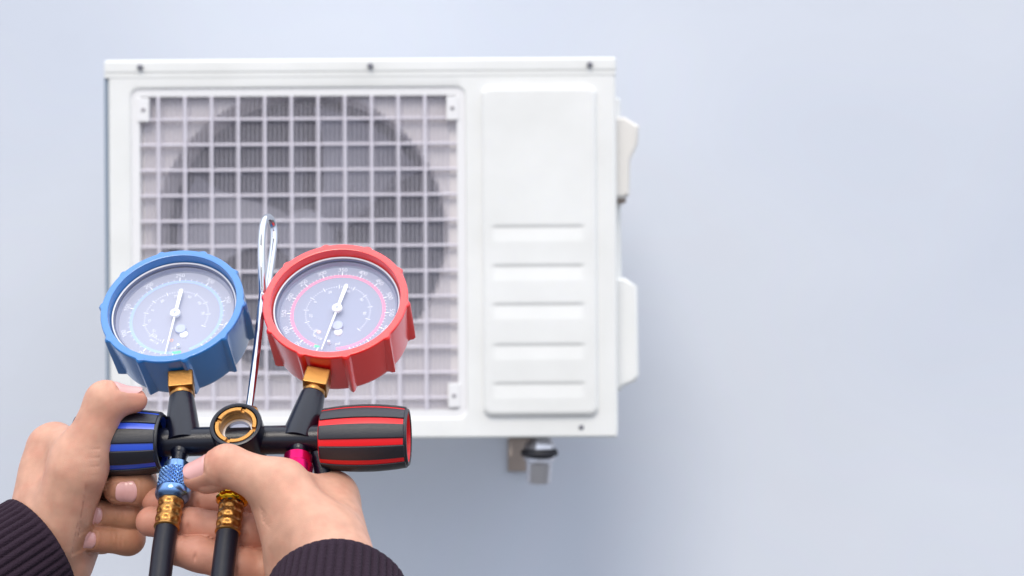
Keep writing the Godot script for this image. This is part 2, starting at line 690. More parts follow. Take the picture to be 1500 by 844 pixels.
func make_materials() -> void:
	var grain := noise_tex(0.03, 256, 3, Color(0.30, 0.30, 0.30), Color(0.70, 0.70, 0.70), FastNoiseLite.TYPE_SIMPLEX_SMOOTH, 5)
	var fine := noise_tex(0.12, 256, 9, Color.BLACK, Color.WHITE, FastNoiseLite.TYPE_SIMPLEX_SMOOTH, 3)
	var cells := noise_tex(0.06, 256, 5, Color.BLACK, Color.WHITE, FastNoiseLite.TYPE_CELLULAR, 2)
	var wall_tone := noise_tex(0.008, 256, 21, Color(0.93, 0.94, 0.96), Color(1, 1, 1), FastNoiseLite.TYPE_SIMPLEX_SMOOTH, 3)
	var smudge := noise_tex(0.012, 256, 33, Color(0.95, 0.95, 0.945), Color(1, 1, 1), FastNoiseLite.TYPE_SIMPLEX_SMOOTH, 4)
	M.wall = toned(mat(Color(0.85, 0.866, 0.896), 0.75), wall_tone, 0.35, grain, 0.25)
	M.ground = toned(mat(Color(0.43, 0.425, 0.42), 0.9), noise_tex(0.02, 256, 40, Color(0.8, 0.8, 0.8), Color(1, 1, 1)), 0.5, grain, 0.3)
	M.white = toned(mat(Color(0.955, 0.955, 0.945), 0.42), smudge, 1.3, fine, 0.01)
	M.white_plastic = mat(Color(0.935, 0.93, 0.93), 0.5)
	M.wire = mat(Color(0.87, 0.85, 0.885), 0.5)
	M.thin_wire = mat(Color(0.80, 0.785, 0.82), 0.5)
	M.shroud = mat(Color(0.90, 0.88, 0.885), 0.6)
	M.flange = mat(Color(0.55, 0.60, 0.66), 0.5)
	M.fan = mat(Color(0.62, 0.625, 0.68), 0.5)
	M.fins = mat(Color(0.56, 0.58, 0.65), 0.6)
	M.dark_screw = mat(Color(0.50, 0.50, 0.53), 0.4, 0.5)
	M.pale_screw = mat(Color(0.62, 0.60, 0.62), 0.4, 0.5)
	M.ivory = mat(Color(0.90, 0.885, 0.86), 0.55)
	M.bracket = toned(mat(Color(0.66, 0.60, 0.56), 0.6), smudge, 4.0)
	M.steel = mat(Color(0.80, 0.80, 0.82), 0.28, 0.9)
	M.black_rubber = mat(Color(0.10, 0.10, 0.13), 0.55)
	M.black = toned(mat(Color(0.045, 0.055, 0.115), 0.25, 0.0, 0.48), null, 60.0, fine, 0.006)
	M.blue_rubber = toned(mat(Color(0.10, 0.46, 0.72), 0.32, 0.0, 0.7), null, 60.0, fine, 0.006)
	M.blue_rubber.albedo_color = Color(0.0, 0.46, 0.76)
	M.red_rubber = toned(mat(Color(0.98, 0.06, 0.03), 0.32, 0.0, 0.7), null, 60.0, fine, 0.006)
	M.blue_plastic = mat(Color(0.16, 0.32, 0.80), 0.3, 0.0, 0.6)
	M.red_plastic = mat(Color(0.90, 0.08, 0.12), 0.35)
	M.grip = toned(mat(Color(0.065, 0.07, 0.115), 0.36, 0.0, 0.58), null, 90.0, fine, 0.012)
	M.chrome = mat(Color(0.78, 0.79, 0.82), 0.08, 1.0)
	M.bezel = mat(Color(0.80, 0.79, 0.80), 0.35, 0.9)
	M.gasket = mat(Color(0.40, 0.43, 0.55), 0.5)
	M.brass = toned(mat(Color(0.69, 0.50, 0.28), 0.33, 1.0), null, 80.0, fine, 0.006)
	M.gold = mat(Color(0.95, 0.72, 0.16), 0.13, 1.0)
	M.blue_metal = mat(Color(0.47, 0.61, 0.80), 0.25, 0.95)
	M.pink_metal = mat(Color(0.80, 0.07, 0.37), 0.25, 0.85)
	M.hose = toned(mat(Color(0.055, 0.062, 0.12), 0.36, 0.0, 0.42), null, 60.0, fine, 0.01)
	M.blue_dial = mat(Color(0.635, 0.645, 0.725), 0.4)
	M.red_dial = mat(Color(0.585, 0.61, 0.71), 0.4)
	M.print = mat(Color(0.96, 0.96, 0.98), 0.5)
	M.faint_print = mat(Color(0.93, 0.935, 0.97), 0.5)
	M.blue_print = mat(Color(0.64, 0.74, 0.98), 0.5)
	M.red_print = mat(Color(0.98, 0.55, 0.70), 0.5)
	M.green_print = mat(Color(0.35, 0.85, 0.66), 0.5)
	M.orange_print = mat(Color(0.93, 0.72, 0.66), 0.5)
	M.boss = mat(Color(0.70, 0.73, 0.83), 0.45)
	M.needle = mat(Color(0.98, 0.98, 0.98), 0.4)
	M.glass = StandardMaterial3D.new()
	M.glass.albedo_color = Color(1, 1, 1, 0.04)
	M.glass.transparency = BaseMaterial3D.TRANSPARENCY_ALPHA
	M.glass.roughness = 0.0
	M.skin = toned(mat(Color.WHITE, 0.5, 0.0, 0.42), null, 110.0, cells, 0.009)
	M.skin.vertex_color_use_as_albedo = true
	M.skin.subsurf_scatter_enabled = true
	M.skin.subsurf_scatter_strength = 0.07
	M.nail = mat(Color(0.85, 0.635, 0.61), 0.3, 0.0, 0.6)
	M.knit = toned(mat(Color(0.185, 0.138, 0.18), 0.92, 0.0, 0.25), null, 60.0, cells, 0.05)
	M.knit.rim_enabled = true
	M.knit.rim = 0.15
	for m in [M.blue_rubber, M.red_rubber]:
		m.clearcoat_enabled = true
		m.clearcoat = 0.9 if m == M.blue_rubber or m == M.red_rubber else 0.25
		m.clearcoat_roughness = 0.22

# ---------------------------------------------------------------- the setting
func setting() -> void:
	var ground := MeshInstance3D.new()
	ground.name = "ground"
	var pm := PlaneMesh.new()
	pm.size = Vector2(600, 600)
	ground.mesh = pm
	ground.material_override = M.ground
	ground.set_meta("kind", "structure")
	ground.set_meta("label", "pale concrete ground in front of the wall")
	add_child(ground)
	var wall := MeshInstance3D.new()
	wall.name = "wall"
	wall.mesh = MB.new().add(rbox(Vector3(14000, 4200, 200), 6.0)).mesh()
	wall.material_override = M.wall
	wall.position = Vector3(0, 2.1, -2.30)
	wall.set_meta("label", "pale bluish white painted wall behind the air conditioner unit")
	wall.set_meta("category", "wall")
	add_child(wall)

# ---------------------------------------------------------------- outdoor unit; local mm, origin at the middle of its lower front edge
func screw(r: float) -> MB:
	var mb := MB.new()
	mb.add(lathe([Vector2(0, 2.6), Vector2(r * 0.5, 2.5), Vector2(r * 0.9, 1.6), Vector2(r, 0.6), Vector2(r, -3.0)], 16), along(Vector3.ZERO, Vector3(0, 0, 1)))
	return mb

func air_conditioner() -> void:
	var at := Transform3D(Basis(Vector3(0, 0, 1), deg_to_rad(0.35)), Vector3(-0.2478, EYE_HEIGHT - 0.2495, -1.658))
	var t := thing("air_conditioner_unit", "white outdoor air conditioner unit with square grille over its fan, mounted on the wall", "air conditioner", at)
	# cabinet: back, sides and floor as sheets, so that the fan stands in a real hollow
	var cab := MB.new()
	cab.add(rbox(Vector3(842, 606, 6), 1.5), moved(0, 305, -298))
	cab.add(rbox(Vector3(4, 606, 282), 1.0), moved(-419, 305, -154))
	cab.add(rbox(Vector3(4, 606, 282), 1.0), moved(419, 305, -154))
	cab.add(rbox(Vector3(832, 4, 282), 1.0), moved(0, 4, -154))
	cab.add(rbox(Vector3(4, 596, 270), 1.0), moved(186, 305, -150))
	part("cabinet", cab, M.white, t)
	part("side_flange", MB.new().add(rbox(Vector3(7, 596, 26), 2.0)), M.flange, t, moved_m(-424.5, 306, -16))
	part("side_flange", MB.new().add(rbox(Vector3(3, 596, 26), 1.4)), M.white, t, moved_m(422.7, 306, -16))
	# top cover with a stepped lip
	var lid := MB.new()
	lid.add(rbox(Vector3(852, 24, 304), 5.0, Vector3i.ZERO, 4), moved(-1, 619, -149.8))
	lid.add(rbox(Vector3(850, 8, 303), 1.5), moved(-1, 604.5, -150.6))
	part("top_cover", lid, M.white, t)
	for x in [-365.5, 16.5, 380.5]:
		part("screw", screw(5.0), M.dark_screw, t, moved_m(x, 618, 6))
	# front panel with a rounded opening for the grille
	var hole := round_rect(-384, 32, 174, 584, 16)
	var deep := round_rect(-379, 37, 169, 579, 12)
	var lip := round_rect(-387, 29, 177, 587, 18)
	var rim := outer_loop(lip, -417, 2, 420, 603)
	var rim2 := outer_loop(lip, -420, -1, 423, 605)
	var front := MB.new()
	front.add(loops([[rim2, -12.0], [rim2, -3.0], [rim, 0.0], [lip, 0.0], [hole, -1.5], [deep, -20.0]], true), Transform3D.IDENTITY, 30.0)
	part("front_panel", front, M.white, t)
	part("screw", screw(4.5), M.dark_screw, t, moved_m(363, 16, 0))
	# raised service panel with five pressed louvres
	var x0 := 199.5
	var x1 := 392.5
	var y0 := 34.0
	var y1 := 584.0
	var lou := [350.0, 285.0, 221.0, 154.0, 90.0]
	var xs := panel_lines(x0, x1, 12.0, 44)
	var ys := panel_lines(y0, y1, 12.0, 330)
	var face := func(i, j):
		var x: float = xs[i]
		var y: float = ys[j]
		var edge := minf(minf(x - x0, x1 - x), minf(y - y0, y1 - y))
		# rounded corners
		var cx := maxf(0.0, maxf(x0 + 16 - x, x - x1 + 16))
		var cy := maxf(0.0, maxf(y0 + 16 - y, y - y1 + 16))
		if cx > 0.0 and cy > 0.0:
			edge = 16.0 - sqrt(cx * cx + cy * cy)
		var k := clampf(edge / 10.0, 0.0, 1.0)
		var z := 11.0 * sqrt(maxf(0.0, 1.0 - (1.0 - k) * (1.0 - k))) - 1.0
		var side := clampf(minf(x - 214.0, 372.0 - x) / 10.0, 0.0, 1.0)
		side = side * side * (3.0 - 2.0 * side)
		for l in lou:
			var s: float = l - y
			if s > -3.0 and s < 26.0:
				var into := clampf((s + 3.0) / 5.0, 0.0, 1.0) * (1.0 - clampf((s - 3.0) / 22.0, 0.0, 1.0))
				z -= 2.2 * into * side
		return Vector3(x, y, z)
	part("service_panel", MB.new().add(grid_shape(xs.size(), ys.size(), face), Transform3D.IDENTITY, 50.0), M.white, t)
	# grille: bars one by one, wires between them
	var grille := part("grille", MB.new().add(loops([[round_rect(-383, 33, 173, 583, 14), -4.0], [round_rect(-383, 33, 173, 583, 14), -15.0], [round_rect(-369, 46, 159, 570, 3), -15.0], [round_rect(-369, 46, 159, 570, 3), -4.0]]), Transform3D.IDENTITY, 30.0), M.white_plastic, t)
	var step_x := 44.4
	var step_y := 42.4
	for k in 12:
		var x := -338.0 + k * step_x
		if x < 150:
			part("grille_bar", MB.new().add(rbox(Vector3(5.4, 526, 6), 2.0)), M.wire, grille, moved_m(x, 308, -6.0))
	for k in 12:
		var y := 532.0 - k * step_y
		if y > 56:
			part("grille_bar", MB.new().add(rbox(Vector3(530, 4.7, 6), 2.0)), M.wire, grille, moved_m(-105, y, -9.5))
	var wires := MB.new()
	var wx := -338.0 - step_x
	while wx < 160.0:
		for q in range(1, 6):
			var x := wx + step_x * q / 6.0
			if x > -363 and x < 153:
				wires.add(lathe([Vector2(1.3, 0), Vector2(1.3, 526)], 6), moved(x, 45, -14.0), 80.0)
		wx += step_x
	part("grille_wires", wires, M.thin_wire, grille).set_meta("kind", "stuff")
	for p in [Vector2(-362, 548), Vector2(152, 548), Vector2(152, 70)]:
		part("corner_tab", MB.new().add(rbox(Vector3(20, 40, 4), 1.5)), M.white_plastic, grille, moved_m(p.x, p.y, -2.5))
		part("screw", screw(3.6), M.pale_screw, grille, moved_m(p.x, p.y, -1.0))
	# fan shroud: plate with a round mouth and a throat going in
	var mouth := circle_loop(-104, 337, 246, 28)
	var sq := []
	for k in mouth.size():
		var d: Vector2 = (mouth[k] - Vector2(-104, 337)).normalized()
		var s := 1.0 / maxf(absf(d.x), absf(d.y))
		sq.append(Vector2(-104, 337) + Vector2(d.x * s * 310, d.y * s * 256 - (36 if d.y < 0 else 0) * absf(d.y * s)))
	var throat := circle_loop(-104, 337, 240, 28)
	part("fan_shroud", MB.new().add(loops([[sq, -19.0], [mouth, -19.0], [throat, -30.0], [throat, -110.0]], false), Transform3D.IDENTITY, 50.0), M.shroud, t)
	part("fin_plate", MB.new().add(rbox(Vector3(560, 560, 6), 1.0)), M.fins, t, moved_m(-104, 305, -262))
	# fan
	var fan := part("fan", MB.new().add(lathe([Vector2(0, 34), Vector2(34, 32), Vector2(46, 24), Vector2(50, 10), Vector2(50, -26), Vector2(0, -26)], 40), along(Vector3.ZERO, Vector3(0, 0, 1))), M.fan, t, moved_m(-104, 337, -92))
	for k in 3:
		var a0 := TAU * k / 3.0 + 0.5
		var blade := func(i, j):
			var u: float = i / 11.0
			var w: float = j / 8.0
			var r := lerpf(46.0, 222.0, w)
			var a := a0 + lerpf(-0.35, 0.62, u) + w * 0.38 + (0.16 * sin(PI * w) if u < 0.1 else 0.0)
			return Vector3(cos(a) * r, sin(a) * r, lerpf(-26.0, 22.0, u) + 6.0 * sin(u * PI))
		part("blade", MB.new().add(grid_shape(12, 9, blade), Transform3D.IDENTITY, 60.0), M.fan, fan)
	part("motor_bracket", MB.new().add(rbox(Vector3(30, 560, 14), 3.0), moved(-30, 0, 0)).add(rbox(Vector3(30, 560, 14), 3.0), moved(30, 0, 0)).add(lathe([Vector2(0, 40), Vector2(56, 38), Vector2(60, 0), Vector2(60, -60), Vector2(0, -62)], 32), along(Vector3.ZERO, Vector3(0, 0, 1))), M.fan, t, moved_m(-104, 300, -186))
	# covers on the right flank
	var upper := [Vector2(421, 536), Vector2(441, 536), Vector2(466, 521), Vector2(464, 489), Vector2(451, 463), Vector2(449, 404), Vector2(440, 399), Vector2(421, 399)]
	var cover := part("valve_cover", MB.new().add(prism(upper, -120, -38, 5.0)), M.ivory, t)
	part("cap", MB.new().add(rbox(Vector3(14, 8, 40), 3.0)), M.bracket, cover, moved_m(438, 396, -80))
	var lower := [Vector2(421, 264), Vector2(440, 264), Vector2(461, 250), Vector2(463, 100), Vector2(456, 88), Vector2(436, 80), Vector2(421, 68)]
	part("valve_cover", MB.new().add(prism(lower, -120, -38, 5.0)), M.white, t)
	part("side_rail", MB.new().add(rbox(Vector3(16, 505, 60), 6.0)), M.white, t, moved_m(430, 322, -110))
	# drain elbow under the floor
	var drain := part("drain_elbow", MB.new().add(lathe([Vector2(0, 8), Vector2(19, 8), Vector2(21, 2), Vector2(26, -8), Vector2(28, -14), Vector2(26, -18), Vector2(0, -18)], 6), Transform3D(Basis(Vector3.UP, 0.3), Vector3.ZERO), 25.0), M.steel, t, moved_m(294, -8, -42))
	part("rubber_ring", MB.new().add(lathe([Vector2(20, -17), Vector2(30, -18), Vector2(32, -22), Vector2(31, -27), Vector2(20, -28)], 28, true)), M.black_rubber, drain)
	part("spout", MB.new().add(lathe([Vector2(0, 0), Vector2(25, 0), Vector2(26, -6), Vector2(22, -10), Vector2(21, -44), Vector2(18, -46), Vector2(0, -44)], 28), along(Vector3(0, -28, 0), Vector3(0.03, 1, 0.12))), M.steel, drain)

func panel_lines(a: float, b: float, edge: float, count: int) -> Array:
	var out := []
	for k in 7:
		out.append(a + edge * k / 7.0)
	for k in count + 1:
		out.append(lerpf(a + edge, b - edge, float(k) / count))
	for k in range(1, 8):
		out.append(b - edge + edge * k / 7.0)
	return out

func circle_loop(cx: float, cy: float, r: float, n: int) -> Array:
	var out := []
	for k in n * 4:
		var a := TAU * k / (n * 4.0)
		out.append(Vector2(cx + cos(a) * r, cy + sin(a) * r))
	return out

func moved_m(x: float, y: float, z: float) -> Transform3D:
	return Transform3D(Basis.IDENTITY, Vector3(x, y, z) * MM)

func brackets() -> void:
	for k in 2:
		var label := "beige steel wall bracket under the unit, just left of its drain elbow" if k == 0 else "beige steel wall bracket under the unit, behind the left hand and the blue gauge"
		var t := thing("wall_bracket", label, "bracket", Transform3D(Basis.IDENTITY, Vector3(0.012 if k == 0 else -0.53, EYE_HEIGHT - 0.2515, -2.20)), "brackets that carry the air conditioner")
		part("arm", MB.new().add(rbox(Vector3(34, 5, 520), 1.0), moved(0, -3, 260)).add(rbox(Vector3(5, 26, 520), 1.0), moved(-14, -17, 260)), M.bracket, t)
		part("wall_plate", MB.new().add(rbox(Vector3(40, 124, 6), 1.0), moved(0, -58, 4)), M.bracket, t)
		part("brace", MB.new().add(rbox(Vector3(5, 10, 150), 1.0), Transform3D(Basis(Vector3.RIGHT, 0.5), Vector3(14, -44, 70))), M.bracket, t)

# ---------------------------------------------------------------- manifold gauge set
func manifold() -> void:
	var t := thing("manifold_gauge_set", "manifold with blue and red dial gauges on a black valve bar, held by both hands", "gauge set", Transform3D(manifold_basis, MANIFOLD_AT + Vector3(0, EYE_HEIGHT, 0)))
	var body := MB.new()
	var mid := 2.8
	body.add(lathe([Vector2(0, -62), Vector2(7.2, -62), Vector2(7.8, -60), Vector2(7.8, 66), Vector2(7.2, 68), Vector2(0, 68)], 40), along(Vector3.ZERO, Vector3.RIGHT))
	# sight glass housing
	body.add(lathe([Vector2(0, -11), Vector2(11.5, -11), Vector2(13.2, -9.5), Vector2(13.9, -6), Vector2(13.9, 15.0), Vector2(13.5, 15.8), Vector2(12.6, 16.0), Vector2(11.7, 15.6), Vector2(11.5, 14.5), Vector2(11.5, 5.5), Vector2(0, 5.5)], 56), moved(mid, 0, 0), 32.0)
	for s in [-1.0, 1.0]:
		var dir := Vector3(s * 0.165, 0, -1).normalized()
		body.add(lathe([Vector2(0, -2), Vector2(9.9, -2), Vector2(9.6, 4), Vector2(8.2, 17), Vector2(6.8, 29.0), Vector2(6.2, 30.0), Vector2(0, 30.0)], 40), along(Vector3(mid + s * 31.5, 0, 0), dir))
		body.add(lathe([Vector2(0, 0), Vector2(5.2, 0), Vector2(5.2, 7), Vector2(4.4, 8.5), Vector2(4.0, 9.2), Vector2(4.0, 17), Vector2(0, 17)], 28), along(Vector3(mid + s * 32.0, 0, 0), Vector3(0, 0, 1)))
	body.add(lathe([Vector2(0, 0), Vector2(5.2, 0), Vector2(5.2, 15), Vector2(4.2, 16), Vector2(4.2, 22), Vector2(0, 22)], 28), moved_along(Vector3(mid, 0, 0), Vector3(0, 0, 1)))
	# stub post that parks the hose ends
	body.add(lathe([Vector2(0, 0), Vector2(4.6, 0), Vector2(4.6, 15), Vector2(3.8, 16.5), Vector2(0, 16.5)], 24), along(Vector3(mid + 41.5, -3, 4), Vector3(0.22, -0.35, 1)))
	part("valve_body", body, M.black, t)
	# sight glass
	var ring := part("sight_ring", MB.new().add(lathe([Vector2(11.45, 5.6), Vector2(11.45, 13.6), Vector2(11.2, 13.9), Vector2(9.0, 13.9), Vector2(8.6, 13.5), Vector2(8.3, 8.0), Vector2(8.3, 5.6)], 56, true)), M.brass, t, moved_m(mid, 0, 0))
	for k in 4:
		var a := PI / 2 * k + 0.42
		part("castle_tooth", MB.new().add(lathe_arc([Vector2(8.75, 13.4), Vector2(11.2, 13.4), Vector2(11.2, 15.2), Vector2(10.9, 15.6), Vector2(9.1, 15.6), Vector2(8.75, 15.2)], a, a + PI / 2 - 0.24, 14), Transform3D.IDENTITY, 25.0), M.brass, ring)
	part("sight_seat", MB.new().add(lathe([Vector2(8.28, 6.0), Vector2(8.28, 8.6), Vector2(7.0, 8.6), Vector2(6.6, 6.0)], 40, true)), M.bezel, ring)
	part("sight_glass", MB.new().add(lathe([Vector2(0, 0), Vector2(6.6, 0), Vector2(6.6, 0.8), Vector2(0, 0.8)], 36), moved(0, 5.8, 0)), M.boss, ring)
	# hook: a brass nut behind the housing and a chromed rod bent forward, over and back
	part("hook_nut", MB.new().add(lathe([Vector2(0, 0), Vector2(6.2, 0), Vector2(6.2, 5), Vector2(5.2, 6.5), Vector2(0, 6.5)], 6), Transform3D(along(Vector3(mid + 2.2, 0, -13.5), Vector3(0, 0, -1)).basis, Vector3(mid + 2.2, 0, -13.5)), 20.0), M.brass, t)
	var pts := [Vector3(5.0, 0, -14), Vector3(4.6, 0, -60), Vector3(3.6, 0, -96), Vector3(3.4, 1.5, -103), Vector3(2.8, 5, -111), Vector3(2.0, 9, -122), Vector3(1.2, 11, -134), Vector3(0.9, 11, -145), Vector3(1.4, 8.5, -153), Vector3(2.6, 3.5, -157), Vector3(3.8, -2, -155.5), Vector3(4.3, -5, -149), Vector3(4.4, -6, -139), Vector3(4.2, -6.5, -124), Vector3(4.0, -7, -106)]
	part("hook", MB.new().add(tube(spline(pts, 8), 2.25, 20), Transform3D.IDENTITY, 60.0), M.chrome, t)
	# valve wheels
	wheel(t, -1.0, M.blue_plastic)
	wheel(t, 1.0, M.red_plastic)
	# gauges
	for s in [-1.0, 1.0]:
		var dir := Vector3(s * 0.165, 0, -1).normalized()
		var foot := Vector3(mid + s * 31.5, 0, 0)
		var nut := MB.new()
		nut.add(lathe([Vector2(0, 0), Vector2(5.6, 0), Vector2(6.2, 1.0), Vector2(6.2, 2.6), Vector2(5.6, 3.6), Vector2(0, 3.6)], 32), along(foot + dir * 29.8, dir))
		nut.add(rbox(Vector3(13.6, 11.0, 13.6), 0.9), Transform3D(along(foot, dir, Vector3(0, 1, 0)).basis * Basis(Vector3.UP, 0.12), foot + dir * 38.4))
		part("gauge_nut", nut, M.brass, t)
	gauge(t, Vector3(-43.6, 0, -83.3), 1.0, M.blue_rubber, M.blue_dial, M.blue_print, true)
	gauge(t, Vector3(49.2, 0, -84.0), 1.015, M.red_rubber, M.red_dial, M.red_print, false)

func moved_along(at: Vector3, dir: Vector3) -> Transform3D:
	return along(at, dir)

# side -1: the blue wheel on the left with its hollow end towards the bar; +1: the red wheel, cup and screw at its outer end
func wheel(t: Node3D, side: float, paint: Material) -> void:
	var x0 := 46.3 if side > 0 else -86.0
	var long := 46.7
	var barrel := func(x: float) -> float:
		var u := (x / long) * 2.0 - 1.0
		return 15.4 + 2.0 * (1.0 - u * u)
	var prof := [Vector2(9.0, 0.4), Vector2(13.4, 0.0)]
	for k in 11:
		var x := 0.8 + (long - 1.6) * k / 10.0
		prof.append(Vector2(barrel.call(x) - 0.1, x))
	prof.append_array([Vector2(14.0, long), Vector2(13.3, long - 0.4), Vector2(12.9, long - 2.0), Vector2(12.2, long - 15.0), Vector2(0.01, long - 15.0)])
	var core := part("blue_wheel" if side < 0 else "red_wheel", MB.new().add(lathe(prof, 54), Transform3D.IDENTITY, 35.0), paint, t, Transform3D(along(Vector3.ZERO, Vector3.RIGHT, Vector3(0, 0, 1)).basis, Vector3(x0, 0, 0) * MM))
	part("end_rim", MB.new().add(lathe([Vector2(13.7, long - 1.2), Vector2(15.4, long - 2.4), Vector2(15.6, long - 0.6), Vector2(15.0, long + 0.4), Vector2(14.0, long + 0.5), Vector2(13.6, long)], 54, true)), M.grip, core)
	for k in 9:
		var a := TAU * (k + 0.5) / 9.0 + 0.33
		var wide := 27.5
		var pad := bent(rbox(Vector3(2.4, long - 1.4, deg_to_rad(wide) * 17.0), 0.75, Vector3i(0, 8, 4)), func(p: Vector3):
			var x: float = p.y + long / 2.0
			var r: float = barrel.call(clampf(x, 0.0, long)) - 0.45 + p.x
			var th: float = a + p.z / 17.0
			return Vector3(cos(th) * r, x, sin(th) * r))
		part("grip_pad", MB.new().add(pad, Transform3D.IDENTITY, 40.0), M.grip, core)
	if side > 0:
		part("screw", MB.new().add(lathe([Vector2(0, long - 9.0), Vector2(2.5, long - 9.2), Vector2(4.0, long - 10.4), Vector2(4.2, long - 15.5)], 24)).add(rbox(Vector3(6, 1.2, 1.4), 0.3), moved(0, long - 8.9, 0)), M.steel, core)
	else:
		part("hollow", MB.new().add(lathe([Vector2(12.6, long - 3.2), Vector2(12.0, long - 14.9), Vector2(7.9, long - 14.8)], 40)), M.grip, core)

func dial_at(deg: float, r: float, y: float) -> Vector3:
	return Vector3(sin(deg_to_rad(deg)) * r, y, -cos(deg_to_rad(deg)) * r)

# frame whose x runs round the dial and z towards its middle
func dial_frame(deg: float, r: float, y: float) -> Transform3D:
	return Transform3D(Basis(Vector3.UP, -deg_to_rad(deg)), dial_at(deg, r, y))

func gauge(t: Node3D, at: Vector3, size: float, rubber: Material, face: Material, ink: Material, low: bool) -> void:
	var ribs := 10
	var phase := 0.31 if low else 0.22
	var skin := func(th: float, y: float, r: float) -> float:
		if r < 37.2:
			return r
		var d: float = absf(fposmod(th + phase, TAU / ribs) - TAU / ribs / 2.0) * 40.0
		var rib := 1.0 - smoothstep(0.7, 2.4, d)
		var top := 42.3 - 1.2 * smoothstep(13.4, 15.0, y) - 3.0 * (1.0 - smoothstep(-18.0, -16.6, y))
		return lerpf(r, maxf(r, top), rib)
	var prof := [Vector2(0, -18.4), Vector2(30, -18.4), Vector2(37.3, -18.2), Vector2(38.2, -17.6), Vector2(38.5, -16.6), Vector2(38.7, -15.0), Vector2(39.4, -5), Vector2(40.1, 6), Vector2(40.6, 13.4), Vector2(40.55, 14.2), Vector2(40.2, 14.8), Vector2(39.8, 15.0), Vector2(36.9, 15.0), Vector2(36.5, 14.85), Vector2(36.3, 14.4), Vector2(36.0, 9.0)]
	var boot := part("pressure_gauge", MB.new().add(lathe(prof, 200, false, skin), Transform3D.IDENTITY, 42.0), rubber, t, Transform3D(Basis.from_scale(Vector3.ONE * size), at * MM), "blue rubber-booted low side pressure gauge" if low else "red rubber-booted high side pressure gauge")
	part("bezel", MB.new().add(lathe([Vector2(36.1, 6.6), Vector2(35.9, 9.2), Vector2(35.3, 9.7), Vector2(34.6, 9.3), Vector2(34.4, 7.6), Vector2(34.2, 2.4), Vector2(36.0, 2.4)], 96, true)), M.bezel, boot)
	part("inner_ring", MB.new().add(lathe([Vector2(34.3, 6.8), Vector2(33.6, 7.0), Vector2(33.3, 6.4), Vector2(32.4, 2.6), Vector2(34.2, 2.6)], 96, true)), face, boot)
	part("gasket", MB.new().add(lathe([Vector2(34.5, 7.8), Vector2(34.4, 8.5), Vector2(33.9, 8.5), Vector2(33.8, 7.7), Vector2(34.4, 7.6)], 96, true)), M.gasket, boot)
	part("glass", MB.new().add(lathe([Vector2(0, 0), Vector2(34.15, 0)], 72), moved(0, 7.6, 0)), M.glass, boot)
	part("dial", MB.new().add(lathe([Vector2(0, 0), Vector2(33.6, 0), Vector2(33.6, -1.2), Vector2(0, -1.2)], 96), moved(0, 3.6, 0)), face, boot)
	var y := 3.6
	var start := -184.0 if low else -160.0
	var span := 324.0 if low else 322.0
	var majors := 9 if low else 14
	var ring_from := start + (0.0 if low else 3.0)
	var arc := func(r0: float, r1: float, a: float, b: float, h: float) -> Array:
		# clock degrees a..b turned to lathe angles: x = cos, z = sin
		return lathe_arc([Vector2(r0, y + 0.01), Vector2(r1, y + 0.01), Vector2(r1, y + h), Vector2(r0, y + h)], deg_to_rad(a - 90.0), deg_to_rad(b - 90.0), maxi(3, int((b - a) / 3.0)))
	part("scale_ring", MB.new().add(arc.call(25.0, 26.8, ring_from, start + span + 16.0, 0.06)), ink, boot)
	part("green_mark", MB.new().add(arc.call(25.2, 26.9, start - 1.0 - (9.0 if low else 0.0), start + (1.0 if low else 6.0), 0.10)), M.green_print, boot)
	# ticks
	var ticks := MB.new()
	for k in majors * 5 + 1:
		var a := start + span * k / (majors * 5.0)
		var major := k % 5 == 0
		ticks.add(rbox(Vector3(0.5 if major else 0.26, 0.08, 2.4 if major else 1.1), 0.0), dial_frame(a, 27.6 if major else 27.2, y + 0.07))
	var inner := MB.new()
	for k in 61:
		var a := start + 20.0 + (span - 46.0) * k / 60.0
		var big := k % 6 == 0
		inner.add(rbox(Vector3(0.36 if big else 0.3, 0.08, 3.0 if big else 0.9), 0.0), dial_frame(a, 18.2, y + 0.06))
	part("tick_marks", ticks, M.print, boot).set_meta("kind", "stuff")
	part("inner_scale", inner, M.faint_print, boot).set_meta("kind", "stuff")
	# numerals
	var font := SystemFont.new()
	font.font_names = PackedStringArray(["Droid Sans"])
	for k in majors + 1:
		var a := start + span * k / float(majors)
		if low and k == majors:
			continue
		numeral(str(k * (25 if low and false else 50)), a, 30.4, 2.5, y, font, M.faint_print, boot)
		if k > 0 and k < majors and (low or k % 2 == 0):
			numeral(str(-40 + k * (15 if low else 10)), start + 20.0 + (span - 46.0) * k / majors, 15.2, 1.7, y, font, M.faint_print, boot)
	# small print in the lower left of the dial
	for q in [["R22", -142.0, 17.0], ["R134a", -150.0, 20.4], ["psi", 176.0, 23.0]]:
		numeral(q[0], q[1], q[2], 1.7, y, font, M.faint_print, boot)
	part("brand_dot", MB.new().add(lathe([Vector2(0.5, 0), Vector2(1.1, 0), Vector2(1.1, 0.1), Vector2(0.5, 0.1)], 20, true), Transform3D(Basis.IDENTITY, dial_at(-179.0 if low else -146.0, 17.0, y))), M.orange_print, boot)
	# adjusting boss with its slotted screw, and the stop pin
	var bp := dial_at(158.0 if low else 176.0, 10.5, y)
	part("boss", MB.new().add(lathe([Vector2(0, 1.6), Vector2(2.9, 1.5), Vector2(3.2, 1.1), Vector2(3.2, 0)], 28), Transform3D(Basis.IDENTITY, bp)), M.boss, boot)
	part("stop_pin", MB.new().add(lathe([Vector2(0, 2.6), Vector2(0.7, 2.5), Vector2(0.9, 2.0), Vector2(0.9, 0)], 16), Transform3D(Basis.IDENTITY, dial_at(168.0 if low else -172.0, 22.5, y))), M.needle, boot)
	var sp := dial_at(155.0 if low else 175.0, 14.6, y)
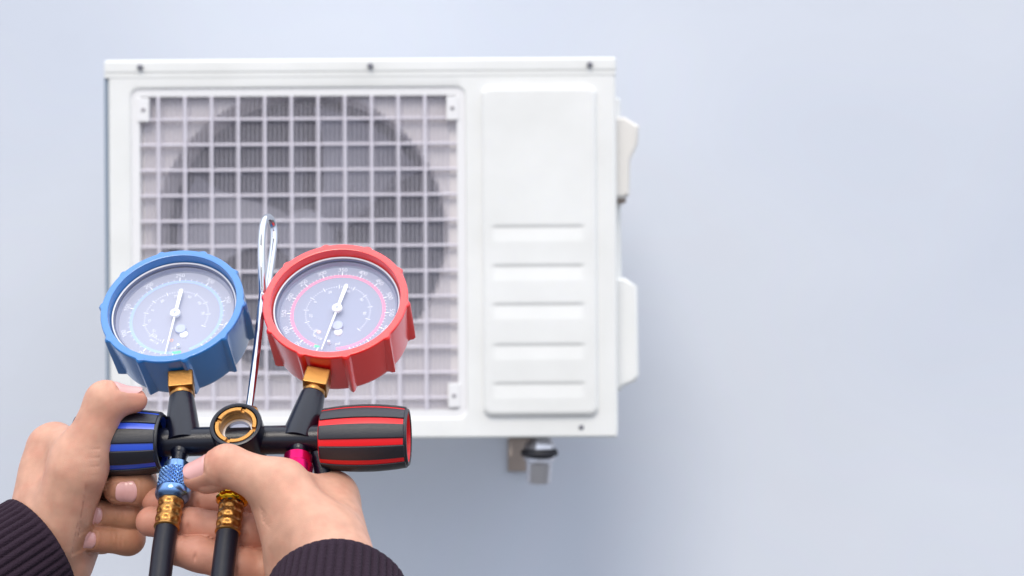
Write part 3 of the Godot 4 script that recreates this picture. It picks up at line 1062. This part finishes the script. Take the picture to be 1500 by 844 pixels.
	part("slot_screw", MB.new().add(lathe([Vector2(0, 0.9), Vector2(2.0, 0.8), Vector2(2.4, 0.3), Vector2(2.4, 0)], 24), Transform3D(Basis.IDENTITY, sp)).add(rbox(Vector3(3.6, 0.3, 0.5), 0.1), Transform3D(Basis(Vector3.UP, 0.3), sp + Vector3(0, 0.95, 0))), M.needle, boot)
	# needle: long thin pointer, broad short tail, hub
	var na := -177.0 if low else -167.0
	var needle := MB.new()
	var nf := Transform3D(Basis(Vector3.UP, -deg_to_rad(na)), Vector3(0, y + 2.6, 0))
	needle.add(prism([Vector2(-0.6, 0), Vector2(0.6, 0), Vector2(0.25, 29.0), Vector2(-0.25, 29.0)], 0.0, 0.5), nf * Transform3D(Basis(Vector3.RIGHT, -PI / 2), Vector3.ZERO))
	needle.add(prism([Vector2(-0.8, 0), Vector2(-1.15, -16.8), Vector2(-0.6, -18.0), Vector2(0.6, -18.0), Vector2(1.15, -16.8), Vector2(0.8, 0)], 0.0, 0.5), nf * Transform3D(Basis(Vector3.RIGHT, -PI / 2), Vector3(0, 0.02, 0)))
	needle.add(lathe([Vector2(0, 2.0), Vector2(2.2, 1.9), Vector2(2.8, 1.4), Vector2(3.0, 0.2), Vector2(2.6, -0.4), Vector2(1.0, -0.5), Vector2(1.0, -2.6)], 28), moved(0, y + 2.6, 0))
	part("needle", needle, M.needle, boot)
	part("hub_pin", MB.new().add(lathe([Vector2(0, 0.5), Vector2(0.8, 0.4), Vector2(0.9, 0)], 16), moved(0, y + 4.5, 0)), M.boss, boot)

func numeral(text: String, deg: float, r: float, tall: float, y: float, font: Font, m: Material, parent: Node) -> void:
	var tm := TextMesh.new()
	tm.text = text
	tm.font = font
	tm.font_size = 16
	tm.pixel_size = tall / 12.0 * MM
	tm.depth = 0.0001
	tm.curve_step = 2.0
	var d := clampf(deg, -360, 360)
	part("numeral", tm, m, parent, Transform3D(Basis(Vector3.UP, -deg_to_rad(d)) * Basis(Vector3.RIGHT, -PI / 2), dial_at(deg, r, y + 0.1) * MM))

# ---------------------------------------------------------------- hoses, in the manifold's frame
func ferrule(y0: float) -> Array:
	# crimped brass sleeve of the hose end, rows of pressed dimples
	var prof := [Vector2(4.2, y0 - 1.0), Vector2(6.0, y0)]
	for k in 41:
		prof.append(Vector2(6.3, y0 + 0.4 + 19.6 * k / 40.0))
	prof.append_array([Vector2(6.0, y0 + 20.4), Vector2(5.4, y0 + 20.6)])
	return lathe(prof, 64, false, func(th, y, r):
		if r < 6.2:
			return r
		var u: float = (y - y0 - 0.4) / 19.6
		var row := clampf(floorf(u * 4.0), 0.0, 3.0)
		var dy: float = (u - (row + 0.5) / 4.0) * 19.6
		var dx: float = (fposmod(th, TAU / 8.0) - TAU / 16.0) * 6.3
		var dimple := maxf(0.0, 1.0 - (dx * dx + dy * dy) / 4.4)
		var waist := 0.5 - 0.5 * cos(TAU * u * 4.0)
		return r + 0.35 - 0.30 * waist - 0.62 * sqrt(dimple) * dimple)

func hoses() -> void:
	var frame := Transform3D(manifold_basis, MANIFOLD_AT + Vector3(0, EYE_HEIGHT, 0))
	var down := manifold_basis.inverse() * Vector3(0, -1, 0)
	# blue
	var t := thing("hose", "black charging hose with a light blue knurled coupling, screwed under the blue gauge", "hose", frame, "charging hoses of the gauge set")
	var coll := MB.new()
	coll.add(lathe([Vector2(4.6, 14.5), Vector2(6.6, 14.5), Vector2(7.2, 15.1), Vector2(7.2, 18.6), Vector2(7.0, 19.2), Vector2(5.0, 19.2)], 48), moved(-29.3, 0, 0) * along(Vector3.ZERO, Vector3(0, 0, 1)))
	coll.add(lathe([Vector2(5.0, 30.2), Vector2(8.5, 30.2), Vector2(9.1, 30.8), Vector2(9.2, 33.0), Vector2(8.7, 34.6), Vector2(7.6, 35.8), Vector2(6.4, 36.8), Vector2(6.0, 34.5)], 48), moved(-29.3, 0, 0) * along(Vector3.ZERO, Vector3(0, 0, 1)), 30.0)
	var cp := part("coupling", coll, M.blue_metal, t)
	var knurl := []
	for k in 49:
		knurl.append(Vector2(8.4 if k > 0 and k < 48 else 7.2, 19.2 + 11.0 * k / 48.0))
	part("knurled_sleeve", MB.new().add(lathe(knurl, 220, false, func(th, y, r):
		if r < 8.0:
			return r
		var a: float = absf(sin(th * 12.0 + y * 1.4))
		var b: float = absf(sin(th * 12.0 - y * 1.4))
		return r + 0.75 * minf(a, b) - 0.2), along(Vector3(-29.3, 0, 0), Vector3(0, 0, 1)), 25.0), M.blue_metal, cp)
	part("rubber_ring", MB.new().add(lathe([Vector2(4.5, 35.2), Vector2(6.5, 35.2), Vector2(6.8, 36.4), Vector2(6.2, 37.6), Vector2(4.5, 37.6)], 36, true), along(Vector3(-29.4, 0, 0), Vector3(0, 0, 1))), M.black_rubber, cp)  # shadow under the coupling built as a black ring
	part("ferrule", MB.new().add(ferrule(32.6), along(Vector3(-29.5, 0, 0), Vector3(0, 0, 1)), 50.0), M.brass, t)
	part("hose_line", MB.new().add(tube(spline([Vector3(-29.5, 0, 51), Vector3(-29.4, 0, 64), Vector3(-28.6, 0, 80), Vector3(-28.0, 0, 96), Vector3(-28.0, 0, 112) + down * 6, Vector3(-30, 0, 122) + down * 30, Vector3(-33, 0, 120) + down * 110, Vector3(-34, 0, 118) + down * 300], 8), 5.75, 28), Transform3D.IDENTITY, 60.0), M.hose, t)
	# yellow, its end held in the right hand
	t = thing("hose", "black charging hose with a shiny gold coupling, end pinched by the right hand", "hose", frame, "charging hoses of the gauge set")
	var gold := MB.new()
	gold.add(lathe([Vector2(3.6, 31.6), Vector2(6.4, 31.4), Vector2(7.4, 32.0), Vector2(7.9, 33.0), Vector2(7.4, 34.2), Vector2(7.2, 34.6), Vector2(8.3, 35.6), Vector2(8.5, 36.8), Vector2(7.8, 38.4), Vector2(6.6, 39.2), Vector2(5.2, 39.0), Vector2(4.6, 37.0)], 44, false, func(th, y, r):
		return r + (0.22 * cos(th * 14.0) if r > 7.0 else 0.0)), along(Vector3(2.6, 0, 0), Vector3(0, 0, 1)))
	cp = part("coupling", gold, M.gold, t)
	part("rubber_ring", MB.new().add(lathe([Vector2(3.5, 37.0), Vector2(5.8, 37.4), Vector2(6.4, 39.0), Vector2(5.6, 40.2), Vector2(3.5, 40.2)], 36, true), along(Vector3(2.6, 0, 0), Vector3(0, 0, 1))), M.black_rubber, cp)  # black ring fills the dark gap below the coupling
	part("ferrule", MB.new().add(ferrule(36.2), along(Vector3(2.6, 0, 0), Vector3(0, 0, 1)), 50.0), M.brass, t)
	part("hose_line", MB.new().add(tube(spline([Vector3(2.6, 0, 55), Vector3(2.6, 0, 66), Vector3(3.0, 0, 82), Vector3(3.4, 0, 96), Vector3(3.6, 0, 112) + down * 6, Vector3(3, 0, 122) + down * 30, Vector3(0, 0, 120) + down * 110, Vector3(-2, 0, 118) + down * 300], 8), 5.75, 28), Transform3D.IDENTITY, 60.0), M.hose, t)
	# red, mostly behind the right hand
	t = thing("hose", "hose end with a magenta coupling under the red gauge, mostly hidden behind the right hand", "hose", frame, "charging hoses of the gauge set")
	part("coupling", MB.new().add(lathe([Vector2(4.4, 10.4), Vector2(6.6, 10.2), Vector2(7.6, 11.0), Vector2(7.7, 16.0), Vector2(8.4, 16.8), Vector2(8.4, 24.0), Vector2(7.0, 25.0), Vector2(4.0, 25.0)], 44), along(Vector3(34.8, 0, 0), Vector3(0, 0, 1))), M.pink_metal, t)
	part("ferrule", MB.new().add(ferrule(25.0), along(Vector3(34.8, 0, 0), Vector3(0, 0, 1)), 50.0), M.brass, t)
	part("hose_line", MB.new().add(tube(spline([Vector3(34.8, 0, 44), Vector3(34.8, -1, 56), Vector3(34.0, -4, 70)], 8), 5.75, 24), Transform3D.IDENTITY, 60.0), M.hose, t)

# ---------------------------------------------------------------- the person: two hands and their knitted cuffs
func flesh(palm: Array, fingers: Array) -> Flesh:
	var f := Flesh.new()
	for q in palm:
		f.palm.append(f.bone(q[0], q[1], q[2], q[3]))
	for fg in fingers:
		var l := []
		for k in fg.size() - 1:
			l.append(f.bone(fg[k][0], fg[k + 1][0], fg[k][1], fg[k + 1][1]))
		f.fingers.append(l)
	return f

func skin_tint(fingers: Array, mottle: FastNoiseLite, tan_shade_amount: float, tan_shade: Color) -> Callable:
	var base := Color(0.60, 0.325, 0.225)
	var rosy := Color(0.56, 0.215, 0.145)
	return func(p: Vector3) -> Color:
		var k := 0.0
		for fg in fingers:
			var tip: Array = fg[fg.size() - 1]
			k = maxf(k, 0.75 * exp(-pow(p.distance_to(tip[0]) / (tip[1] * 1.7), 2.0)))
			for j in range(1, fg.size() - 1):
				k = maxf(k, 0.6 * exp(-pow(p.distance_to(fg[j][0]) / (fg[j][1] * 1.35), 2.0)))
		k += 0.55 * mottle.get_noise_3dv(p * 1.0) + 0.20 * mottle.get_noise_3dv(p * 5.0)
		var c := base.lerp(rosy, clampf(k, 0.0, 1.0))
		if tan_shade_amount > 0.0:
			# fingers darker on both hands: partly browner skin, partly shade painted in
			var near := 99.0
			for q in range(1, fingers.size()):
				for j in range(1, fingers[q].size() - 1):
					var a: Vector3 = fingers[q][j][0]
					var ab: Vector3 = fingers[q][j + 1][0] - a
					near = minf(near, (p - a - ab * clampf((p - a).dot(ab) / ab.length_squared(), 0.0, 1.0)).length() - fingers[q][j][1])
			c = c.lerp(tan_shade, tan_shade_amount * (1.0 - smoothstep(0.0, 7.0, near)) * (1.0 - 0.45 * clampf(k * 1.2, 0.0, 1.0)))
		return c * (1.0 + 0.15 * mottle.get_noise_3dv(p * 2.2 + Vector3(90, 0, 0)))

func crease(f: Flesh, at: Vector3, dir: Vector3, depth: float, width: float, reach: float, facing: Vector3) -> void:
	f.creases.append([at, dir.normalized(), depth, width, reach, facing.normalized()])

# nail plate over the last joint of a finger: joint before the tip, tip, radius there, way the nail faces
func bed(f: Flesh, from: Vector3, tip: Vector3, facing: Vector3, wide: float, back: float, fore: float) -> void:
	var ax := (tip - from).normalized()
	var up := (facing - ax * facing.dot(ax)).normalized()
	f.beds.append([tip, ax, up, ax.cross(up), wide, back, fore])

func nail(f: Flesh, parent: Node, from: Vector3, tip: Vector3, r: float, facing: Vector3, wide: float, back: float, fore: float, taper: float) -> void:
	var ax := (tip - from).normalized()
	var up := (facing - ax * facing.dot(ax)).normalized()
	var side := ax.cross(up)
	var nu := 15
	var nv := 14
	var shape := func(lift: float) -> Callable:
		return func(i, j):
			var u: float = i / (nu - 1.0) * 2.0 - 1.0
			var w: float = j / (nv - 1.0)
			# rounded ends: the length shrinks towards the edges
			var t0: float = -back + 0.18 * back * u * u
			var t1: float = fore - 0.42 * (fore + back) * 0.35 * u * u * u * u - 0.5 * u * u
			var t := lerpf(t0, t1, w)
			var corner: float = 1.0 - 0.10 * pow(absf(w * 2.0 - 1.0), 6.0)
			var a: float = u * wide * corner
			var ray := up * cos(a) + side * sin(a)
			var foot := tip + ax * minf(t, 0.0)
			var lo := 1.0
			var hi := r * 1.2 + taper * maxf(-t, 0.0) * 1.6
			for q in 14:
				var m := (lo + hi) / 2.0
				if f.dist(foot + ray * m) < 0.0:
					lo = m
				else:
					hi = m
			var drop: float = 0.26 * r * (t / r) * (t / r) if t > 0.0 else 0.0
			var rr: float = lo + 0.10 - drop - 0.30 * pow(absf(u), 6.0) - (0.35 if j == 0 else 0.0)
			return tip + ax * t + ray * rr
	var kept := f.beds
	f.beds = []
	var mb := MB.new()
	mb.add(grid_shape(nu, nv, shape.call(0.0)), Transform3D.IDENTITY, 70.0)
	f.beds = kept
	part("fingernail", mb, M.nail, parent)

# ribbed cuff and sleeve round an axis that leads to the elbow
func sleeve(parent: Node, at: Vector3, elbow: Vector3, r: float, ribs: int, squash := Vector2.ONE) -> void:
	var fr := along(at, elbow - at)
	var long := (elbow - at).length()
	var rows := []
	rows.append_array([Vector2(r - 3.4, 14.0), Vector2(r - 3.0, 3.0), Vector2(r - 2.2, 0.9), Vector2(r - 1.1, 0.0), Vector2(r - 0.2, 0.6), Vector2(r + 0.2, 2.0)])
	for k in 14:
		rows.append(Vector2(r + 0.3 + 0.6 * sin(k / 13.0 * PI), 5.0 + 3.6 * k))
	rows.append_array([Vector2(r + 1.0, 54.0), Vector2(r + 4.0, 58.0), Vector2(r + 7.0, 66.0), Vector2(r + 9.0, 90.0), Vector2(r + 12.0, long)])
	var mb := MB.new()
	mb.add(bent(lathe(rows, ribs * 8, false, func(th, y, rr):
		if y > 55.0:
			return rr + 0.8 * sin(th * 3.0 + y * 0.05)
		var w := 0.5 + 0.5 * cos(th * ribs)
		return rr - (0.25 + 1.15 * smoothstep(0.5, 5.0, y)) * pow(1.0 - w, 2.6) + 0.25 * sin(th * 5.0 + y * 0.1)), func(p: Vector3): return Vector3(p.x * squash.x, p.y, p.z * squash.y)), fr, 60.0)
	part("sleeve", mb, M.knit, parent)

func person() -> void:
	var t := thing("person", "person in dark knitted cuffs, both hands holding the gauge set and its hoses", "person", Transform3D(Basis.IDENTITY, Vector3(-0.17, EYE_HEIGHT - 0.15, 0.04)))
	var shift := Transform3D(Basis.IDENTITY, Vector3(0, EYE_HEIGHT, 0) - t.position)
	var mottle := FastNoiseLite.new()
	mottle.seed = 12
	mottle.frequency = 0.045
	mottle.fractal_octaves = 3
	# left hand
	var lf := LEFT_FINGERS
	var f := flesh(LEFT_PALM, lf)
	var nails := [
		[lf[0][1][0], lf[0][2][0], lf[0][2][1], Vector3(0.1, 1.0, 0.06), 0.9, 10.5, 4.2, 0.20],
		[lf[1][2][0], lf[1][3][0], lf[1][3][1], Vector3(0, -0.08, 1), 0.74, 8.5, 2.6, 0.02],
		[lf[2][2][0], lf[2][3][0], lf[2][3][1], Vector3(0, 0.05, 1), 0.62, 5.0, 3.6, 0.02],
		[lf[3][2][0], lf[3][3][0], lf[3][3][1], Vector3(0, 0.0, 1), 0.66, 5.5, 3.4, 0.02]]
	for q in nails:
		bed(f, q[0], q[1], q[3], q[4], q[5], q[6])
	for k in 3:
		crease(f, lf[0][1][0] + Vector3(-3.0 + 3.0 * k, 8.0, 4.0), Vector3(1, 0.1 * (k - 1), 0), 0.5, 0.6, 8.5, Vector3(0, 1, 0.5))
	for q in [[1, 2], [2, 2], [3, 2]]:
		for k in 3:
			crease(f, lf[q[0]][q[1]][0] + Vector3(-1.0 - 2.2 * k, 0.5, lf[q[0]][q[1]][1]), Vector3(1, 0.08 * (k - 1), 0), 0.5, 0.55, 8.0, Vector3(0, 0, 1))
	for k in 4:
		crease(f, Vector3(-216.5 + 0.8 * k, -84.0 - 4.6 * k, 22), Vector3(0.12, 1, 0.05 * k), 0.35, 0.6, 10.0, Vector3(0.3, 0, 1))
	for k in 2:
		crease(f, Vector3(-240 + 3.0 * k, -128 - 7.0 * k, 26), Vector3(-0.45, 0.9, 0), 0.45, 0.8, 14.0, Vector3(0, 0, 1))
	# tendon that leads up to the thumb, knuckle of the index finger
	f.bumps.append([Vector3(-241, -92, 12), 5.0, 0.8])
	f.bumps.append([Vector3(-236, -108, 18), 7.0, 0.7])
	f.bumps.append([Vector3(-255, -88, -6), 6.0, 0.8])
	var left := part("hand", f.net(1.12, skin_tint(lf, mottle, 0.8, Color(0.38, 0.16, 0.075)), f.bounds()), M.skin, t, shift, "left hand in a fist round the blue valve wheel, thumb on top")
	for q in nails:
		nail(f, left, q[0], q[1], q[2], q[3], q[4], q[5], q[6], q[7])
	var o := shift.origin / MM
	sleeve(t, LEFT_CUFF + o, LEFT_CUFF + Vector3(-0.66, -0.45, 0.6) * 260.0 + o, 31.0, 44)
	# right hand
	var rf := RIGHT_FINGERS
	f = flesh(RIGHT_PALM, rf)
	for k in [1, 2, 3]:
		for j in [1, 2]:
			crease(f, rf[k][j][0] + Vector3(0, 0, rf[k][j][1]), rf[k][j][0] - rf[k][j + 1][0], 1.2, 0.8, 12.0, Vector3(0, 0, 1))
	for k in 3:
		crease(f, rf[0][1][0] + Vector3(-3.2 + 3.0 * k, 8.5, 4.0), Vector3(1, 0.12 * (k - 1), 0), 0.55, 0.6, 9.0, Vector3(0, 1, 0.4))
	crease(f, rf[0][1][0] + Vector3(-2.0, -8.0, 6.5), Vector3(1, 0.1, 0), 0.8, 0.9, 9.0, Vector3(0, -0.6, 0.8))
	for k in 3:
		crease(f, rf[0][0][0] + Vector3(-9.0 + 1.5 * k, -10.0 - 3.2 * k, 9.0), Vector3(0.55, 0.8, 0), 0.5, 0.9, 11.0, Vector3(0, 0, 1))
	for k in 2:
		crease(f, Vector3(-104, -132 - 3.5 * k, 66), Vector3(-0.35, 0.9, 0), 0.6, 1.0, 16.0, Vector3(0, 0, 1))
	nails = [[rf[0][1][0], rf[0][2][0], rf[0][2][1], Vector3(-0.2, 0.78, 0.62), 0.95, 9.5, 4.4, 0.15]]
	bed(f, nails[0][0], nails[0][1], nails[0][3], nails[0][4], nails[0][5], nails[0][6])
	var box := f.bounds()
	box.size.z = minf(box.size.z, 140.0)
	for q in [[Vector3(-98, -108, 22), 5.0, 0.8], [Vector3(-92, -116, 36), 5.0, 0.7], [Vector3(-104, -112, 40), 7.0, 0.6], [Vector3(-88, -107, 8), 5.0, 0.9]]:
		f.bumps.append(q)
	var right := part("hand", f.net(1.12, skin_tint(rf, mottle, 0.7, Color(0.50, 0.215, 0.15)), box), M.skin, t, shift, "right hand pinching the hose ends, thumb in front and fingers behind")  # rosier finger tone with shade painted into it
	for q in nails:
		nail(f, right, q[0], q[1], q[2], q[3], q[4], q[5], q[6], q[7])
	sleeve(t, RIGHT_CUFF + o, RIGHT_CUFF + Vector3(0.03, -0.5, 0.86) * 270.0 + o, 34.0, 48)
